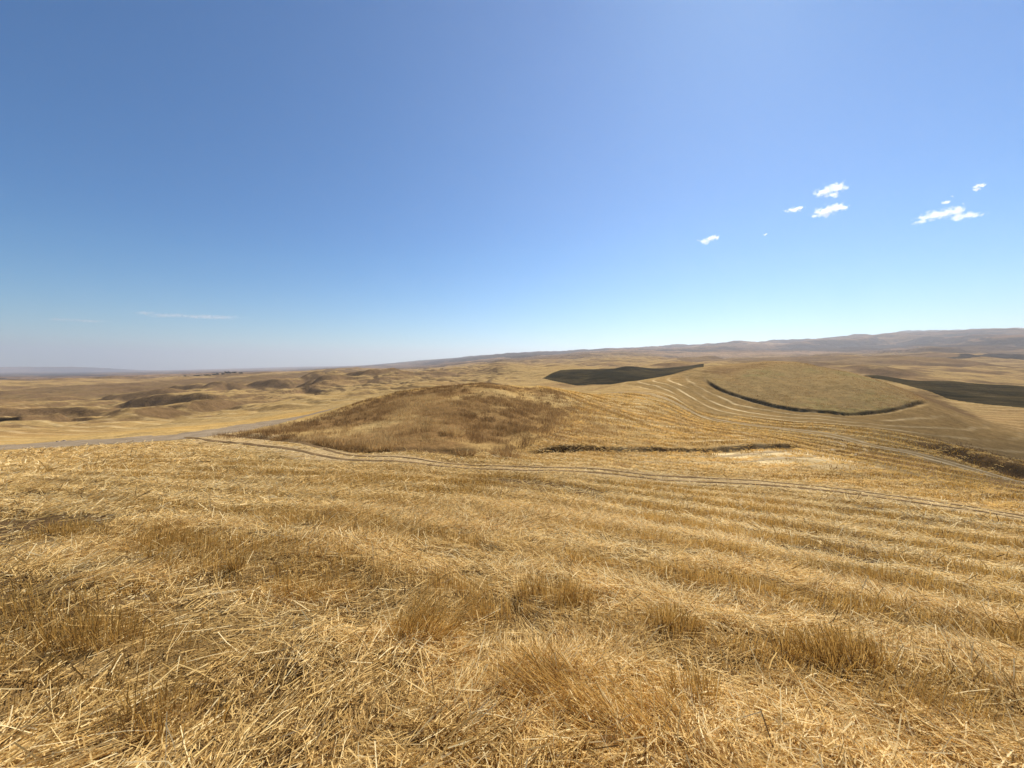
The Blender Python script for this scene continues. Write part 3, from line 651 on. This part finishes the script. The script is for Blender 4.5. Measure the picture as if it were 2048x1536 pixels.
# ------------------------------------------------------------------ far trees, stones
def leafy_mat(name, c1, c2):
    return simple_mat(name, c1, c2, 1.2, 0.4, 0.1)
M_LEAF = leafy_mat('dark_leaves', (0.025, 0.03, 0.015), (0.06, 0.06, 0.03)); M_BARK = simple_mat('bark', (0.06, 0.045, 0.03), (0.12, 0.09, 0.06), 6)
def tree_parts(w_, h_):
    n_ = 900; c = RNG.normal(size=(9, 3)) * np.array([.28, .25, .16]); k = RNG.integers(0, 9, n_)
    d = RNG.normal(size=(n_, 3)); d /= np.linalg.norm(d, axis=1)[:, None]
    p = c[k] + d * (0.24 * RNG.random(n_)[:, None] ** 0.4); p = p * np.array([w_, w_, h_]) + np.array([0, 0, h_ * 0.58])
    u = RNG.normal(size=(n_, 3)); u /= np.linalg.norm(u, axis=1)[:, None]; v = np.cross(u, RNG.normal(size=(n_, 3))); v /= np.linalg.norm(v, axis=1)[:, None]
    s_ = 0.035 * w_ + 0.15
    V = np.stack([p - u * s_, p + v * s_, p + u * s_, p - v * s_], 1).reshape(-1, 3); V[:, 2] = np.maximum(V[:, 2], 0.05)
    me = bpy.data.meshes.new('crown'); fill_mesh(me, V, np.arange(n_ * 4).reshape(-1, 4)); me.materials.append(M_LEAF)
    m2 = bpy.data.meshes.new('trunk'); vv = []; ff = []
    for j, (z_, r_) in enumerate(((-0.3, .25), (h_ * .3, .17), (h_ * .6, .09))):
        for i in range(7): vv.append((r_ * math.cos(i * .9) + .1 * j, r_ * math.sin(i * .9), z_))
    for j in range(2):
        for i in range(7): ff.append((j*7+i, j*7+(i+1)%7, j*7+7+(i+1)%7, j*7+7+i))
    fill_mesh(m2, np.array(vv), np.array(ff)); m2.materials.append(M_BARK)
    return me, m2
def tree(px, Y, w_, h_, label, group=None):
    X = (px - 1024) / FPX * Y; e = bpy.data.objects.new('bushy_tree', None); COL.objects.link(e); e.location = (X, Y, float(gz(X, Y)))
    for me in tree_parts(w_, h_):
        o = bpy.data.objects.new(me.name, me); COL.objects.link(o); o.parent = e
    tag(e, label, 'tree', group)
TL = 'dark bushy tree in the far row along the edge of the golden valley'
for px, w_, h_ in ((335,11,5),(346,9,6),(371,10,5),(393,12,5),(410,9,4),(419,9,6),(428,9,6),(433,8,6),(447,12,6),(456,11,6),(468,10,5),(482,9,5)):
    tree(px, 1080 + 40 * math.sin(px), w_, h_, TL, 'far trees along the valley edge')
tree(883, 640, 5, 4, 'lone dark bush in the distant fields behind the mound')
M_STONE = simple_mat('pale_stone', (0.24, 0.18, 0.14), (0.42, 0.33, 0.27), 12)
def stone(px, py, s_, label):
    X, Y = ground_hit(px, py); bm_ = 4; vv = []; ff = []; nu, nv = 14, 9
    ph = RNG.random(6) * 6
    for j in range(nv + 1):
        for i in range(nu):
            th = math.pi * j / nv; a = 2 * math.pi * i / nu
            x, y, z = math.sin(th) * math.cos(a), math.sin(th) * math.sin(a), math.cos(th)
            k = 1 + .16 * math.sin(3 * x + ph[0] + 2 * y) + .12 * math.sin(5 * y + ph[1] + 3 * z) + .1 * math.sin(4 * z + ph[2])
            vv.append((x * k * s_, y * k * s_ * .7, max(-.3, z) * k * s_ * .55))
    for j in range(nv):
        for i in range(nu): ff.append((j*nu+i, (j+1)*nu+i, (j+1)*nu+(i+1)%nu, j*nu+(i+1)%nu))
    me = bpy.data.meshes.new('stone'); fill_mesh(me, np.array(vv), np.array(ff)); me.materials.append(M_STONE)
    me.polygons.foreach_set('use_smooth', np.zeros(len(ff), bool))
    o = bpy.data.objects.new('stone', me); COL.objects.link(o); o.location = (X, Y, float(gz(X, Y))); tag(o, label, 'stone', 'pale stones beside the road')
stone(109, 885, .11, 'smaller pinkish stone beyond the gravel road at far left')
stone(121, 883.5, .15, 'larger pale pinkish stone beyond the gravel road, right of the smaller one')

# ------------------------------------------------------------------ small clouds
def cloud(name, lobes, dens, label, alt=1900.0, thick=0.7, ns=0.5):
    A_ = np.array(lobes, float); pc = (A_[:, 0].mean(), A_[:, 1].mean()); Y = alt * FPX / (HZ - pc[1]); k = Y / FPX
    cx = (pc[0] - 1024) * k; L = []
    for px, py, rx, ry in lobes:
        L.append(((px - pc[0]) * k, 0.3 * (px - pc[0]) * k * 0.3, (pc[1] - py) * k, rx * k, rx * k * thick, ry * k))
    L = np.array(L); lo = (L[:, :3] - L[:, 3:] * 1.75).min(0); hi = (L[:, :3] + L[:, 3:] * 1.75).max(0)
    me = bpy.data.meshes.new(name)
    v = [(x, y, z) for x in (lo[0], hi[0]) for y in (lo[1], hi[1]) for z in (lo[2], hi[2])]
    me.from_pydata(v, [], [(0,1,3,2),(4,6,7,5),(0,4,5,1),(2,3,7,6),(0,2,6,4),(1,5,7,3)])
    o = bpy.data.objects.new(name, me); COL.objects.link(o); o.location = (cx, Y, alt + EYE)
    m = bpy.data.materials.new('cloud_vapour'); m.use_nodes = True; t = m.node_tree; t.nodes.clear()
    tc = N(t, 'ShaderNodeTexCoord'); P = tc.outputs['Object']; acc = None
    for l in L:
        s1 = N(t, 'ShaderNodeVectorMath', operation='SUBTRACT'); t.links.new(P, s1.inputs[0]); s1.inputs[1].default_value = l[:3]
        s2 = N(t, 'ShaderNodeVectorMath', operation='DIVIDE'); t.links.new(s1.outputs[0], s2.inputs[0]); s2.inputs[1].default_value = l[3:]
        s3 = N(t, 'ShaderNodeVectorMath', operation='LENGTH'); t.links.new(s2.outputs[0], s3.inputs[0])
        acc = s3.outputs['Value'] if acc is None else math2(t, 'MINIMUM', acc, s3.outputs['Value'])
    size = float(L[:, 5].mean())
    n_ = noise(t, P, ns / size, 6, 0.65)
    f = math2(t, 'SUBTRACT', math2(t, 'ADD', math2(t, 'MULTIPLY', math2(t, 'SUBTRACT', n_, 0.5), 5.0), 0.80), acc)
    f = math2(t, 'MINIMUM', math2(t, 'MAXIMUM', math2(t, 'MULTIPLY', f, 0.9), 0.0), 1.0)
    # nothing reaches the walls of the box
    lim = math2(t, 'MINIMUM', math2(t, 'MAXIMUM', math2(t, 'MULTIPLY', math2(t, 'SUBTRACT', 1.7, acc), 3.0), 0.0), 1.0)
    dn = math2(t, 'MULTIPLY', math2(t, 'MULTIPLY', f, lim), dens / size)
    pv = N(t, 'ShaderNodeVolumePrincipled'); t.links.new(dn, pv.inputs['Density']); pv.inputs['Color'].default_value = (1, 1, 1, 1); pv.inputs['Anisotropy'].default_value = 0.35
    out = N(t, 'ShaderNodeOutputMaterial'); t.links.new(pv.outputs[0], out.inputs['Volume']); me.materials.append(m)
    tag(o, label, 'cloud', 'small white clouds'); return o
cloud('cloud', [(1656,382,22,7),(1637,390,17,7),(1622,398,10,5),(1654,396,16,4)], 1.0, 'upper puffy white cloud of the pair right of centre')
cloud('cloud', [(1656,422,22,7),(1636,431,20,7),(1674,421,9,3),(1620,438,10,3)], 1.0, 'lower puffy white cloud of the pair right of centre')
cloud('cloud', [(1415,481,13,6),(1401,487,11,5),(1424,479,6,4)], 1.0, 'small white cloud alone, lowest and leftmost of the bright clouds')
cloud('cloud', [(1826,451,16,4),(1850,438,24,6),(1880,430,22,7),(1902,421,13,7),(1906,438,17,7),(1932,434,22,3.5)], 1.0, 'long bent white cloud nearest the right edge')
cloud('cloud', [(1938,379,9,3.5),(1936,386,7,2.5)], 1.6, 'tiny faint cloud puff above the long bent cloud')
cloud('cloud', [(1577,426,15,3),(1588,422,8,2.5)], 0.9, 'thin slanting wisp left of the pair of puffy clouds')
cloud('cloud', [(1876,411,8,2.5),(1888,399,4,2)], 0.9, 'little wisp just above the long bent cloud')
cloud('cloud', [(1523,473,3.5,2)], 1.6, 'white speck of cloud between the lone cloud and the pair')
cloud('cloud', [(300,627,24,3),(345,632,50,3),(420,634,60,3)], 0.20, 'long faint pale streak of cloud low over the left horizon', thick=.5)
cloud('cloud', [(130,640,30,3),(175,642,36,3)], 0.14, 'faintest low streak of cloud near the left edge', thick=.5)
cdx, cdy = 1900 / math.tan(R(SUN_EL)) * math.sin(R(SUN_AZ)), 1900 / math.tan(R(SUN_EL)) * math.cos(R(SUN_AZ))
def over(x, y): yy = y + cdy; return (1024 + FPX * (x + cdx) / yy, HZ - FPX * 1900 / yy)
cloud('cloud', [over(76, 48) + (17, 7), over(115, 50) + (20, 8), over(160, 46) + (18, 7)], 1.3, 'added cloud above the top of the picture, unseen, put there to shade the hollow on the right', thick=1.0)  # added out-of-view cloud, placed only to shade the right-hand hollow
scn.cycles.volume_bounces = 3

# ------------------------------------------------------------------ the air
hb = 19500.0; zlo = float(GZ.min()) - 1.0; zhi = min(float(GZ.max()) + 40.0, 1500.0)
me = bpy.data.meshes.new('haze')
v = [(x, y, z) for x in (-hb, hb) for y in (-hb, hb) for z in (zlo, zhi)]
me.from_pydata(v, [], [(0,1,3,2),(4,6,7,5),(0,4,5,1),(2,3,7,6),(0,2,6,4),(1,5,7,3)])
hz = bpy.data.objects.new('haze', me); COL.objects.link(hz)
m = bpy.data.materials.new('air'); m.use_nodes = True; t = m.node_tree; t.nodes.clear()
pv = t.nodes.new('ShaderNodeVolumePrincipled'); pv.inputs['Density'].default_value = 0.000115
pv.inputs['Color'].default_value = (0.80, 0.84, 0.92, 1); pv.inputs['Anisotropy'].default_value = 0.45
out = t.nodes.new('ShaderNodeOutputMaterial'); t.links.new(pv.outputs[0], out.inputs['Volume'])
me.materials.append(m); tag(hz, kind='stuff', label='thin pale summer haze lying over the distant hills and plain')
print('HAZE', zlo, zhi)
